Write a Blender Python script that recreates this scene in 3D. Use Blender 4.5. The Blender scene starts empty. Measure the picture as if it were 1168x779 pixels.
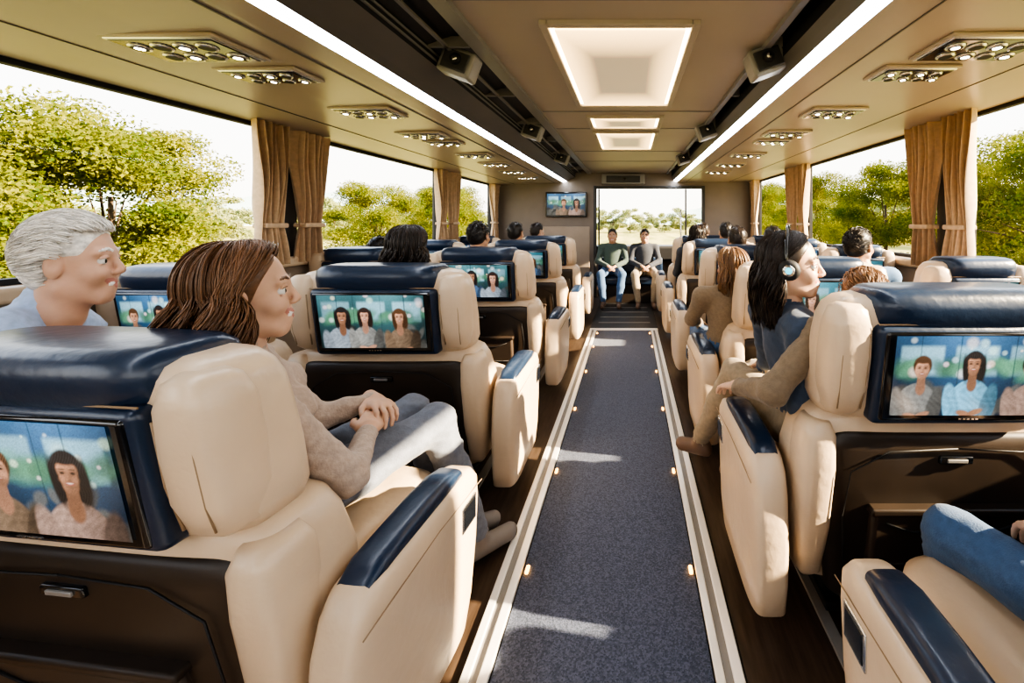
import bpy, bmesh, math, random
import numpy as np
from mathutils import Vector, Matrix
random.seed(7); rng=np.random.default_rng(7)
S=bpy.context.scene
# ------------------------------------------------------------ materials
def mat(name,col,rough=.5,metal=0.,noise=None,bump=None,emit=None,sheen=0,coat=0,sss=0,stretch=None,spec=None):
    m=bpy.data.materials.new(name); m.use_nodes=True; nt=m.node_tree; b=nt.nodes['Principled BSDF']
    b.inputs['Base Color'].default_value=(*col,1); b.inputs['Roughness'].default_value=rough; b.inputs['Metallic'].default_value=metal
    if spec is not None: b.inputs['Specular IOR Level'].default_value=spec
    if coat: b.inputs['Coat Weight'].default_value=coat; b.inputs['Coat Roughness'].default_value=.15
    if sheen: b.inputs['Sheen Weight'].default_value=sheen
    if sss: b.inputs['Subsurface Weight'].default_value=sss; b.inputs['Subsurface Radius'].default_value=(.02,.008,.004)
    tc=nt.nodes.new('ShaderNodeTexCoord'); src=tc.outputs['Object']
    if stretch:
        mp=nt.nodes.new('ShaderNodeMapping'); mp.inputs['Scale'].default_value=stretch
        nt.links.new(src,mp.inputs['Vector']); src=mp.outputs['Vector']
    if noise:
        sc,amt=noise; n=nt.nodes.new('ShaderNodeTexNoise'); n.inputs['Scale'].default_value=sc; n.inputs['Detail'].default_value=4
        nt.links.new(src,n.inputs['Vector'])
        r=nt.nodes.new('ShaderNodeValToRGB'); r.color_ramp.elements[0].position=.3; r.color_ramp.elements[1].position=.7
        r.color_ramp.elements[0].color=(*[c*(1-amt) for c in col],1); r.color_ramp.elements[1].color=(*[min(1,c*(1+amt)) for c in col],1)
        nt.links.new(n.outputs['Fac'],r.inputs['Fac']); nt.links.new(r.outputs['Color'],b.inputs['Base Color'])
    if bump:
        sc,st,di=bump; n=nt.nodes.new('ShaderNodeTexNoise'); n.inputs['Scale'].default_value=sc; n.inputs['Detail'].default_value=3
        nt.links.new(src,n.inputs['Vector']); bp=nt.nodes.new('ShaderNodeBump'); bp.inputs['Strength'].default_value=st; bp.inputs['Distance'].default_value=di
        nt.links.new(n.outputs['Fac'],bp.inputs['Height']); nt.links.new(bp.outputs['Normal'],b.inputs['Normal'])
    if emit: b.inputs['Emission Color'].default_value=(*emit[0],1); b.inputs['Emission Strength'].default_value=emit[1]
    return m
cream=mat('cream_leather',(.62,.48,.34),.36,noise=(3,.08),bump=(22,.45,.007),coat=.15)
seam=mat('seam_thread',(.30,.21,.13),.7)
navy=mat('navy_leather',(.011,.026,.060),.34,bump=(30,.4,.005),coat=.2)
plas=mat('dark_brown_plastic',(.032,.022,.016),.42,noise=(8,.15),bump=(400,.1,.001))
plas2=mat('pocket_plastic',(.046,.032,.024),.45,bump=(300,.2,.001))
blk=mat('black_gloss',(.006,.007,.009),.12,coat=.5)
blkm=mat('black_matte',(.012,.012,.014),.6)
char=mat('charcoal_panel',(.045,.044,.046),.45,noise=(5,.1))
taupe=mat('taupe_panel',(.13,.118,.11),.4,noise=(4,.05))
ceilm=mat('ceiling_cream',(.42,.365,.315),.5,noise=(2,.04),bump=(150,.08,.001))
under=mat('locker_underside',(.46,.39,.33),.30,noise=(2,.04),bump=(120,.08,.001))
chrome=mat('brushed_metal',(.75,.74,.72),.25,1.)
rail=mat('rail_metal',(.95,.93,.90),.3,.3)
grayp=mat('gray_plastic',(.25,.24,.23),.35)
wallm=mat('wall_lining',(.34,.27,.21),.6,noise=(4,.06))
bulk=mat('bulkhead_lining',(.20,.165,.14),.5,noise=(4,.06))
curt=mat('curtain_fabric',(.60,.43,.28),.8,noise=(30,.12),bump=(200,.3,.002),sheen=.3)
lampw=mat('lamp_white',(1,1,1),.5,emit=((.88,.93,1.),16))
cove=mat('lamp_cove_warm',(1,.9,.7),.5,emit=((1.,.78,.42),9))
def platem():
    m=mat('lamp_diffuser',(.70,.60,.48),.4); nt=m.node_tree; b=nt.nodes['Principled BSDF']
    tc=nt.nodes.new('ShaderNodeTexCoord'); s=nt.nodes.new('ShaderNodeSeparateXYZ'); nt.links.new(tc.outputs['Generated'],s.inputs[0])
    def edge(o):
        a=nt.nodes.new('ShaderNodeMath'); a.operation='SUBTRACT'; nt.links.new(o,a.inputs[0]); a.inputs[1].default_value=.5
        c=nt.nodes.new('ShaderNodeMath'); c.operation='ABSOLUTE'; nt.links.new(a.outputs[0],c.inputs[0]); return c.outputs[0]
    mx=nt.nodes.new('ShaderNodeMath'); mx.operation='MAXIMUM'; nt.links.new(edge(s.outputs[0]),mx.inputs[0]); nt.links.new(edge(s.outputs[1]),mx.inputs[1])
    r=nt.nodes.new('ShaderNodeValToRGB'); r.color_ramp.elements[0].position=.24; r.color_ramp.elements[0].color=(.17,.14,.10,1); r.color_ramp.elements[1].position=.49; r.color_ramp.elements[1].color=(2.2,1.4,.58,1)
    nt.links.new(mx.outputs[0],r.inputs[0]); nt.links.new(r.outputs[0],b.inputs['Emission Color']); b.inputs['Emission Strength'].default_value=1.; return m
plate=platem()
spot=mat('spot_lens',(1,1,1),.3,emit=((1.,.88,.7),20))
amber=mat('amber_marker',(1,.5,.1),.4,emit=((1.,.45,.06),7))
woodm=mat('wood_floor',(.065,.043,.030),.35,noise=(6,.35),stretch=(8,1,1),bump=(20,.1,.002))
def skinm(n,c):
    return mat(n,c,.46,noise=(30,.06),bump=(260,.12,.001),sss=.15,spec=.35)
skin_l=skinm('skin_light',(.62,.395,.28)); skin_m=skinm('skin_tan',(.48,.28,.185)); skin_e=skinm('skin_weathered',(.61,.375,.27))
lip=mat('lips',(.50,.21,.17),.4)
eyew=mat('eye_white',(.68,.66,.63),.2); iris=mat('eye_iris',(.03,.018,.01),.1)
teeth=mat('teeth',(.80,.77,.72),.3)
def carpetm():
    m=bpy.data.materials.new('carpet_navy'); m.use_nodes=True; nt=m.node_tree; b=nt.nodes['Principled BSDF']; b.inputs['Roughness'].default_value=.75; b.inputs['Sheen Weight'].default_value=.12
    tc=nt.nodes.new('ShaderNodeTexCoord'); v=nt.nodes.new('ShaderNodeTexVoronoi'); v.inputs['Scale'].default_value=210
    nt.links.new(tc.outputs['Object'],v.inputs['Vector'])
    r=nt.nodes.new('ShaderNodeValToRGB'); r.color_ramp.elements[0].color=(.026,.037,.068,1); r.color_ramp.elements[1].color=(.078,.096,.155,1)
    r.color_ramp.elements[0].position=.1; r.color_ramp.elements[1].position=.9
    s=nt.nodes.new('ShaderNodeSeparateColor'); nt.links.new(v.outputs['Color'],s.inputs['Color']); nt.links.new(s.outputs[0],r.inputs['Fac'])
    nt.links.new(r.outputs['Color'],b.inputs['Base Color'])
    bp=nt.nodes.new('ShaderNodeBump'); bp.inputs['Strength'].default_value=.5; bp.inputs['Distance'].default_value=.003
    nt.links.new(v.outputs['Distance'],bp.inputs['Height']); nt.links.new(bp.outputs['Normal'],b.inputs['Normal']); return m
carpet=carpetm()
def glassm():
    m=bpy.data.materials.new('window_glass'); m.use_nodes=True; nt=m.node_tree; nt.nodes.clear()
    o=nt.nodes.new('ShaderNodeOutputMaterial'); t=nt.nodes.new('ShaderNodeBsdfTransparent'); g=nt.nodes.new('ShaderNodeBsdfGlossy'); g.inputs['Roughness'].default_value=.02
    mx=nt.nodes.new('ShaderNodeMixShader'); mx.inputs[0].default_value=.008
    nt.links.new(t.outputs[0],mx.inputs[1]); nt.links.new(g.outputs[0],mx.inputs[2]); nt.links.new(mx.outputs[0],o.inputs[0]); return m
glass=glassm()
def scrm():
    m=bpy.data.materials.new('screen_picture'); m.use_nodes=True; nt=m.node_tree; b=nt.nodes['Principled BSDF']
    a=nt.nodes.new('ShaderNodeAttribute'); a.attribute_name='Col'
    b.inputs['Base Color'].default_value=(.01,.01,.01,1); b.inputs['Roughness'].default_value=.2
    nt.links.new(a.outputs['Color'],b.inputs['Emission Color']); b.inputs['Emission Strength'].default_value=1.45; return m
scr=scrm()
def leafm(name,c1,c2,sc=1.3,st=None,tr=.4):
    m=bpy.data.materials.new(name); m.use_nodes=True; nt=m.node_tree; nt.nodes.clear()
    o=nt.nodes.new('ShaderNodeOutputMaterial'); d=nt.nodes.new('ShaderNodeBsdfDiffuse'); t=nt.nodes.new('ShaderNodeBsdfTranslucent'); mx=nt.nodes.new('ShaderNodeMixShader'); mx.inputs[0].default_value=tr
    tc=nt.nodes.new('ShaderNodeTexCoord'); n=nt.nodes.new('ShaderNodeTexNoise'); n.inputs['Scale'].default_value=sc; n.inputs['Detail'].default_value=6
    r=nt.nodes.new('ShaderNodeValToRGB'); r.color_ramp.elements[0].position=.36; r.color_ramp.elements[1].position=.64
    r.color_ramp.elements[0].color=(*c1,1); r.color_ramp.elements[1].color=(*c2,1)
    mp=nt.nodes.new('ShaderNodeMapping'); mp.inputs['Scale'].default_value=st or (1,1,1)
    nt.links.new(tc.outputs['Object'],mp.inputs[0]); nt.links.new(mp.outputs[0],n.inputs['Vector']); nt.links.new(n.outputs['Fac'],r.inputs['Fac'])
    nt.links.new(r.outputs[0],d.inputs[0]); nt.links.new(r.outputs[0],t.inputs[0])
    nt.links.new(d.outputs[0],mx.inputs[1]); nt.links.new(t.outputs[0],mx.inputs[2])
    nt.links.new(mx.outputs[0],o.inputs[0]); return m
leaf=leafm('leaves',(.06,.095,.014),(.24,.235,.035),tr=.40); leaf2=leafm('leaves_sunlit',(.16,.17,.035),(.40,.34,.085)); leaf_haze=leafm('leaves_far_haze',(.22,.27,.12),(.38,.38,.18))  # distant leaves: haze painted in as a paler leaf colour
bark=mat('bark',(.10,.07,.045),.9,noise=(8,.3))
# ------------------------------------------------------------ mesh builder
class MB:
    def __init__(s): s.v=[];s.f=[];s.m=[];s.sm=[];s.c=[];s.mats=[];s.n=0
    def add(s,V,F,m,smooth=True,M=None,col=None,fn=None):
        if m not in s.mats: s.mats.append(m)
        mi=s.mats.index(m)
        V=np.asarray(V,float).reshape(-1,3)
        if fn: V=fn(V)
        if M is not None:
            A=np.array(M); V=V@A[:3,:3].T+A[:3,3]
        s.v.append(V); o=s.n; s.n+=len(V)
        s.f+= [tuple(int(i)+o for i in f) for f in F]
        s.m+=[mi]*len(F); s.sm+= (list(smooth) if isinstance(smooth,(list,np.ndarray)) else [smooth]*len(F))
        return s
    def obj(s,name,M=None,parent=None):
        me=bpy.data.meshes.new(name); me.from_pydata(np.concatenate(s.v).tolist(),[],s.f)
        for m in s.mats: me.materials.append(m)
        me.polygons.foreach_set('material_index',s.m); me.polygons.foreach_set('use_smooth',s.sm)
        me.update(); return link(name,me,M,parent)
def link(name,me,M=None,parent=None):
    o=bpy.data.objects.new(name,me); S.collection.objects.link(o)
    if M is not None: o.matrix_world=M
    if parent: o.parent=parent
    return o
T=Matrix.Translation
def rbox(x0,x1,y0,y1,z0,z1,r=.01,seg=3):
    bm=bmesh.new(); bmesh.ops.create_cube(bm,size=1)
    for v in bm.verts: v.co=Vector((v.co.x*(x1-x0),v.co.y*(y1-y0),v.co.z*(z1-z0)))+Vector(((x0+x1)/2,(y0+y1)/2,(z0+z1)/2))
    if r>0: bmesh.ops.bevel(bm,geom=bm.edges[:],offset=min(r,.49*min(x1-x0,y1-y0,z1-z0)),segments=seg,profile=.5,affect='EDGES')
    bm.normal_update()
    V=[tuple(v.co) for v in bm.verts]; F=[[v.index for v in f.verts] for f in bm.faces]
    sm=[max(abs(c) for c in f.normal)<.999 for f in bm.faces]; bm.free(); return V,F,sm
def box(mb,x0,x1,y0,y1,z0,z1,m,r=.0,seg=3,fn=None,M=None):
    V,F,sm=rbox(x0,x1,y0,y1,z0,z1,r,seg); mb.add(V,F,m,sm,fn=fn,M=M)
def loft(secs,n=40):
    V=[];F=[]
    for (cx,cy,cz,hx,hy,e) in secs:
        for i in range(n):
            a=2*math.pi*i/n; c,s_=math.cos(a),math.sin(a)
            V.append((cx+hx*math.copysign(abs(c)**(2/e),c),cy+hy*math.copysign(abs(s_)**(2/e),s_),cz))
    for k in range(len(secs)-1):
        for i in range(n):
            j=(i+1)%n; F.append((k*n+i,k*n+j,(k+1)*n+j,(k+1)*n+i))
    F.append(tuple(range(n))[::-1]); F.append(tuple((len(secs)-1)*n+i for i in range(n)))
    return V,F
def tube(pts,rad,n=6):
    P=[Vector(p) for p in pts]; V=[];F=[]
    if not hasattr(rad,'__len__'): rad=[rad]*len(P)
    up=Vector((.123,.345,.93)).normalized()
    for i,p in enumerate(P):
        t=(P[min(i+1,len(P)-1)]-P[max(i-1,0)]).normalized()
        a=t.cross(up)
        if a.length<.05: a=t.cross(Vector((1,0,0)))
        a.normalize(); b=t.cross(a)
        for k in range(n):
            w=2*math.pi*k/n; V.append(tuple(p+(a*math.cos(w)+b*math.sin(w))*rad[i]))
    for i in range(len(P)-1):
        for k in range(n):
            j=(k+1)%n; F.append((i*n+k,i*n+j,(i+1)*n+j,(i+1)*n+k))
    F.append(tuple(range(n))[::-1]); F.append(tuple((len(P)-1)*n+k for k in range(n)))
    return V,F
def sphere(c,r,nu=16,nv=10,R=None):
    V=[];F=[]
    if not hasattr(r,'__len__'): r=(r,r,r)
    for i in range(nv+1):
        th=math.pi*i/nv
        for k in range(nu):
            ph=2*math.pi*k/nu; V.append((r[0]*math.sin(th)*math.cos(ph),r[1]*math.sin(th)*math.sin(ph),r[2]*math.cos(th)))
    V=np.array(V)
    if R is not None: V=V@np.array(R).T
    V=V+np.array(c)
    for i in range(nv):
        for k in range(nu):
            j=(k+1)%nu; F.append((i*nu+k,(i+1)*nu+k,(i+1)*nu+j,i*nu+j))
    return V,F
def disc(c,r,n=16):
    V=[(c[0]+r*math.cos(2*math.pi*k/n),c[1]+r*math.sin(2*math.pi*k/n),c[2]) for k in range(n)]
    return V,[tuple(range(n))]
def sheet(mb,prof,y0,y1,m):
    V=[];F=[]
    for x,z in prof: V+=[(x,y0,z),(x,y1,z)]
    for i in range(len(prof)-1): F.append((2*i,2*i+1,2*i+3,2*i+2))
    mb.add(V,F,m,False)
# ------------------------------------------------------------ shell
XL,XR=-2.40,2.20; Y0,Y1=-2.4,8.4; YB=7.0
ZTL,ZTR=1.985,2.05; ZSL,ZSR=1.10,1.06
mb=MB(); box(mb,XL,-.505,Y0,Y1,-.12,0,woodm); box(mb,.345,XR,Y0,Y1,-.12,0,woodm); box(mb,-.505,.345,Y0,Y1,-.12,-.002,blkm); mb.obj('floor')
mb=MB(); box(mb,-.41,.245,Y0+.1,4.85,-.002,.004,carpet); mb.obj('aisle_carpet')
mb=MB(); box(mb,-.5,.34,4.87,7.0,-.001,.006,char); box(mb,-.5,.34,4.85,4.9,0,.02,rail,.004)
for y in (5.2,5.5,5.8,6.1): box(mb,-.42,.26,y,y+.02,.005,.012,grayp)
mb.obj('trim_1')
for k,(a,b) in enumerate([(-.5,-.415),(.25,.335)]):
    mb=MB(); box(mb,a,a+.028,Y0+.1,4.85,0,.014,rail,.004); box(mb,b-.032,b,Y0+.1,4.85,0,.016,rail,.004); box(mb,a+.028,b-.032,Y0+.1,4.85,0,.006,grayp)
    mb.obj('trim_%d'%(k+2))
mb=MB()
for y in (.75,1.5,2.1,2.8,3.5,4.2,4.7):
    for x in (-.403,.225): box(mb,x,x+.014,y,y+.035,.004,.014,amber,.004)
mb.obj('aisle_marker_lights')
mb=MB()
for x in (-1.45,-.78,.66,1.3): box(mb,x-.02,x+.02,Y0+.1,6,0,.012,grayp,.003)
mb.obj('seat_track')
ya,yb=Y0,YB
mb=MB()
sheet(mb,[(-.69,2.2),(.64,2.2)],ya,yb,ceilm)
sheet(mb,[(XL,ZTL),(-2.15,1.995),(-1.7,2.02),(-1.3,2.028),(-1.195,2.036)],ya,yb,under)
sheet(mb,[(.825,2.045),(1.0,2.04),(1.4,2.045),(1.9,2.05),(XR,ZTR)],ya,yb,under)
sheet(mb,[(-1.13,2.052),(-1.09,2.075),(-.98,2.13)],ya,yb,taupe)
sheet(mb,[(-.98,2.13),(-.975,2.22),(-.80,2.30),(-.77,2.22)],ya,yb,blkm)
sheet(mb,[(-.77,2.22),(-.765,2.18),(-.69,2.175),(-.69,2.2)],ya,yb,grayp)
sheet(mb,[(.64,2.2),(.64,2.175),(.675,2.18),(.678,2.22)],ya,yb,grayp)
sheet(mb,[(.678,2.22),(.69,2.29),(.74,2.25),(.735,2.14)],ya,yb,blkm)
sheet(mb,[(.735,2.14),(.75,2.1),(.765,2.066)],ya,yb,taupe)
for y in (1.5,3.05,3.62,4.8,5.6):
    box(mb,-.68,.63,y,y+.012,2.194,2.205,grayp)
mb.obj('ceiling')
mb=MB(); box(mb,XL-.08,XR+.08,Y0-.1,Y1+.1,2.32,2.40,wallm); mb.obj('roof_sun_block')  # unseen slab over the ceiling, added to block sun and sky
mb=MB()
for x,z in ((-1.34,2.024),(-2.05,2.0)): box(mb,x,x+.006,ya,yb,z-.003,z+.004,taupe)
for x,z in ((.98,2.04),(1.75,2.048)): box(mb,x,x+.006,ya,yb,z-.003,z+.004,taupe)
mb.obj('trim_4')
mb=MB(); sheet(mb,[(-1.195,2.036),(-1.13,2.052)],ya,YB,lampw); mb.obj('light_strip')
mb=MB(); sheet(mb,[(.765,2.064),(.825,2.045)],ya,YB,lampw); mb.obj('light_strip')
mb=MB()
for z in (2.15,2.18): box(mb,-.985,-.97,ya,YB,z,z+.008,grayp)
for y in np.arange(.4,7,.75): box(mb,-.98,-.78,y,y+.02,2.19,2.24,grayp); box(mb,.685,.735,y,y+.02,2.19,2.24,grayp)
box(mb,-.90,-.88,ya,YB,2.19,2.20,grayp)
sheet(mb,[(-.975,2.2),(-.80,2.265)],ya,YB,char)
mb.obj('overhead_duct')
def ceil_lamp(y0,y1,hw=.31,cx=-.045):
    z=2.19; t=.035; w=.022
    mb=MB()
    for a in ((cx-hw-t,cx-hw,y0-t,y1+t),(cx+hw,cx+hw+t,y0-t,y1+t),(cx-hw,cx+hw,y0-t,y0),(cx-hw,cx+hw,y1,y1+t)): box(mb,a[0],a[1],a[2],a[3],z-.012,z+.02,ceilm,.006)
    def q(x0,x1,ya_,yb_,zz,m): mb.add([(x0,ya_,zz),(x0,yb_,zz),(x1,yb_,zz),(x1,ya_,zz)],[(0,1,2,3)],m,False)
    z2=z+.006
    q(cx-hw,cx-hw+w,y0,y1,z2,cove); q(cx+hw-w,cx+hw,y0,y1,z2,cove); q(cx-hw+w,cx+hw-w,y0,y0+w,z2,cove); q(cx-hw+w,cx+hw-w,y1-w,y1,z2,cove)
    o=mb.obj('ceiling_light_panel')
    mb=MB(); box(mb,cx-hw+w,cx+hw-w,y0+w,y1-w,z-.012,z+.01,plate,.008); mb.obj('diffuser',parent=o)
ceil_lamp(1.70,2.85); ceil_lamp(3.2,3.55,.28); ceil_lamp(3.75,4.6,.28); 
def cluster(cx,cy,z,w,d,n):
    mb=MB(); box(mb,cx-w/2,cx+w/2,cy-d/2,cy+d/2,z-.012,z+.004,under,.006); box(mb,cx-w/2+.012,cx+w/2-.012,cy-d/2+.012,cy+d/2-.012,z-.016,z,chrome,.006)
    box(mb,cx-w/2+.02,cx+w/2-.02,cy-d/2+.02,cy+d/2-.02,z-.019,z,blk,.006)
    rr=d*.12
    for i in range(n):
        for j in range(2):
            x=cx+(i-(n-1)/2)*w*.8/n+(.02 if j else -.01); y=cy+(j-.5)*d*.36
            V,F=tube([(x,y,z-.018),(x,y,z-.026)],[rr*1.25,rr*1.05],14); mb.add(V,F,chrome)
            V,F=disc((x,y,z-.0265),rr*.85); mb.add(V,[f[::-1] for f in F],blkm,False)
            if (i+j)%2==0 or n<4:
                V,F=disc((x,y,z-.027),rr*.5); mb.add(V,[f[::-1] for f in F],spot,False)
    mb.obj('reading_light_cluster')
for (x,y,w,d,n) in [(-1.70,1.52,.42,.24,4),(-1.64,1.80,.36,.18,4),(-1.60,2.42,.36,.22,4),(-1.60,3.05,.34,.2,4),(-1.58,3.35,.3,.16,3),(-1.58,4.0,.34,.2,4),(-1.58,4.6,.34,.2,3),(-1.58,5.3,.34,.2,3),(-1.58,6.0,.34,.2,3)]:
    cluster(x,y,2.020,w,d,n)
for (x,y,w,d,n) in [(1.38,1.56,.40,.24,4),(1.30,1.83,.34,.18,4),(1.28,2.5,.34,.22,4),(1.22,3.1,.34,.2,4),(1.22,3.4,.3,.16,3),(1.22,4.1,.34,.2,4),(1.22,4.8,.34,.2,3),(1.22,5.5,.34,.2,3)]:
    cluster(x,y,2.040,w,d,n)
def spk(x,y,z,ang):
    mb=MB(); M=T((x,y,z))@Matrix.Rotation(ang,4,'Y')
    box(mb,-.085,.085,-.05,.06,-.085,.05,grayp,.015,M=M); box(mb,-.065,.065,-.056,-.045,-.065,.03,char,.006,M=M)
    V,F=tube([(0,-.055,-.01),(0,-.068,-.01)],[.03,.024],18); mb.add(V,F,blkm,M=M)
    V,F=tube([(0,-.068,-.01),(0,-.071,-.01)],[.014,.012],14); mb.add(V,F,chrome,M=M)
    mb.obj('overhead_speaker')
for y in (2.0,3.5,5.0): spk(-.86,y,2.16,.35); spk(.66,y-.05,2.15,-.35)
pil=[-1.9,.35,2.72,5.05,6.95]
def wall(name,X,s,zs,zt):
    mb=MB(); a,b=(X-.08,X) if s<0 else (X,X+.08)
    box(mb,a,b,Y0,Y1,-.12,zs,wallm); box(mb,a,b,Y0,Y1,zt,2.32,wallm)
    for p in pil+[Y1-.05]: box(mb,a,b,p-.11,p+.11,zs,zt,char)
    box(mb,a,b,Y0,Y0+.1,zs,zt,char)
    c,d=(X,X+.05) if s<0 else (X-.05,X)
    box(mb,c,d,Y0,YB,zs-.07,zs,cream,.02); box(mb,c,d,Y0,YB,0,.2,char,.01)
    mb.obj(name)
wall('wall_left',XL,-1,ZSL,ZTL); wall('wall_right',XR,1,ZSR,ZTR)
wi=1
for X,s,zs,zt in ((XL,-1,ZSL,ZTL),(XR,1,ZSR,ZTR)):
    ed=[Y0+.1]+pil+[Y1-.05]
    for i in range(len(ed)-1):
        y0=ed[i]+(.11 if i else 0); y1=ed[i+1]-.11; mb=MB(); xg=X+s*.04
        mb.add([(xg,y0,zs),(xg,y1,zs),(xg,y1,zt),(xg,y0,zt)],[(0,1,2,3)],glass,False)
        for (p,q_,r_,t_) in ((y0,y1,zs,zs+.025),(y0,y1,zt-.025,zt),(y0,y0+.025,zs,zt),(y1-.025,y1,zs,zt)): box(mb,min(xg-.012,xg+.03),max(xg-.012,xg+.03),p,q_,r_,t_,blkm,.003)
        mb.obj('window_%d'%wi); wi+=1
mb=MB(); box(mb,XL,XR,Y0-.08,Y0,-.12,1.0,wallm); box(mb,XL,XR,Y0-.08,Y0,1.95,2.32,wallm); box(mb,XL,-1.8,Y0-.08,Y0,1.0,1.95,wallm); box(mb,1.6,XR,Y0-.08,Y0,1.0,1.95,wallm); mb.obj('wall_rear')  # unseen rear wall; large opening added so skylight fills from behind
mb=MB(); DX0,DX1,DZ=-.60,1.27,1.92
box(mb,XL,DX0,YB,YB+.06,0,2.32,bulk); box(mb,DX1,XR,YB,YB+.06,0,2.32,bulk); box(mb,DX0,DX1,YB,YB+.06,DZ,2.32,bulk)
box(mb,DX0-.05,DX0,YB-.03,YB+.07,0,DZ+.05,char,.01); box(mb,DX1,DX1+.05,YB-.03,YB+.07,0,DZ+.05,char,.01); box(mb,DX0,DX1,YB-.03,YB+.07,DZ,DZ+.05,char,.01)
box(mb,-1.55,-.72,YB-.02,YB,.2,1.25,wallm,.01)
mb.obj('wall_front')
mb=MB(); box(mb,-.5,.25,YB-.12,YB-.01,1.99,2.17,grayp,.02); box(mb,-.42,.17,YB-.13,YB-.11,2.02,2.14,char,.01); V,F=tube([(-.1,YB-.13,2.08),(-.1,YB-.15,2.08)],.02,12); mb.add(V,F,blk); mb.obj('overhead_display_box')
mb=MB(); box(mb,XL,XR,Y1,Y1+.08,-.12,.75,wallm); box(mb,XL,XR,Y1,Y1+.08,2.1,2.32,wallm); box(mb,-2.4,-2.2,Y1,Y1+.08,.75,2.1,char); box(mb,2.0,2.2,Y1,Y1+.08,.75,2.1,char); box(mb,XL+.1,XR-.1,7.9,Y1,.55,.85,char,.05); mb.obj('window_windshield')
mb=MB()
for x in (DX0+.02,.98): box(mb,x,x+.03,YB+.08,YB+.11,.0,DZ,char,.006)
V,F=tube([(.9,YB+.06,.8),(.9,YB+.04,1.0),(.9,YB+.04,1.4),(.9,YB+.06,1.55)],.014,8); mb.add(V,F,chrome)
mb.obj('door_1')
# ------------------------------------------------------------ curtains
def curtain(X,s,y0,y1,z0,z1,ph,tie):
    n,m=110,26; V=[];F=[]; w0=y1-y0
    for j in range(m+1):
        v=j/m; z=z0+(z1-z0)*v
        w=w0*(.68+.32*abs(v-.28)**.8/.72**.8) if tie else w0
        cy=(y0+y1)/2
        for i in range(n+1):
            u=i/n; am=.042*(1-.25*math.exp(-((v-.28)/.1)**2))
            V.append((X-s*(.06+am*math.sin(2*math.pi*5.5*u+ph+.8*math.sin(3*v+ph))+.01*math.sin(23*u+5*v)),cy+(u-.5)*w+.008*math.sin(9*v+ph)+.012*math.cos(2*math.pi*5.5*u+ph),z))
    for j in range(m):
        for i in range(n): a=j*(n+1)+i; F.append((a,a+1,a+n+2,a+n+1))
    mb=MB(); mb.add(V,F,curt)
    if tie: zt=z0+.28*(z1-z0); box(mb,min(X-s*.012,X-s*.108),max(X-s*.012,X-s*.108),(y0+y1)/2-w0*.35,(y0+y1)/2+w0*.35,zt-.016,zt+.016,curt,.01)
    mb.obj('curtain')
for X,s,zs,zt in ((XL,-1,ZSL,ZTL),(XR,1,ZSR,ZTR)):
    for i,p in enumerate(pil):
        curtain(X,s,p-.27,p-.03,zs-.04,zt,i,True); curtain(X,s,p+.03,p+.29,zs-.04,zt,i+2,True)
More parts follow.
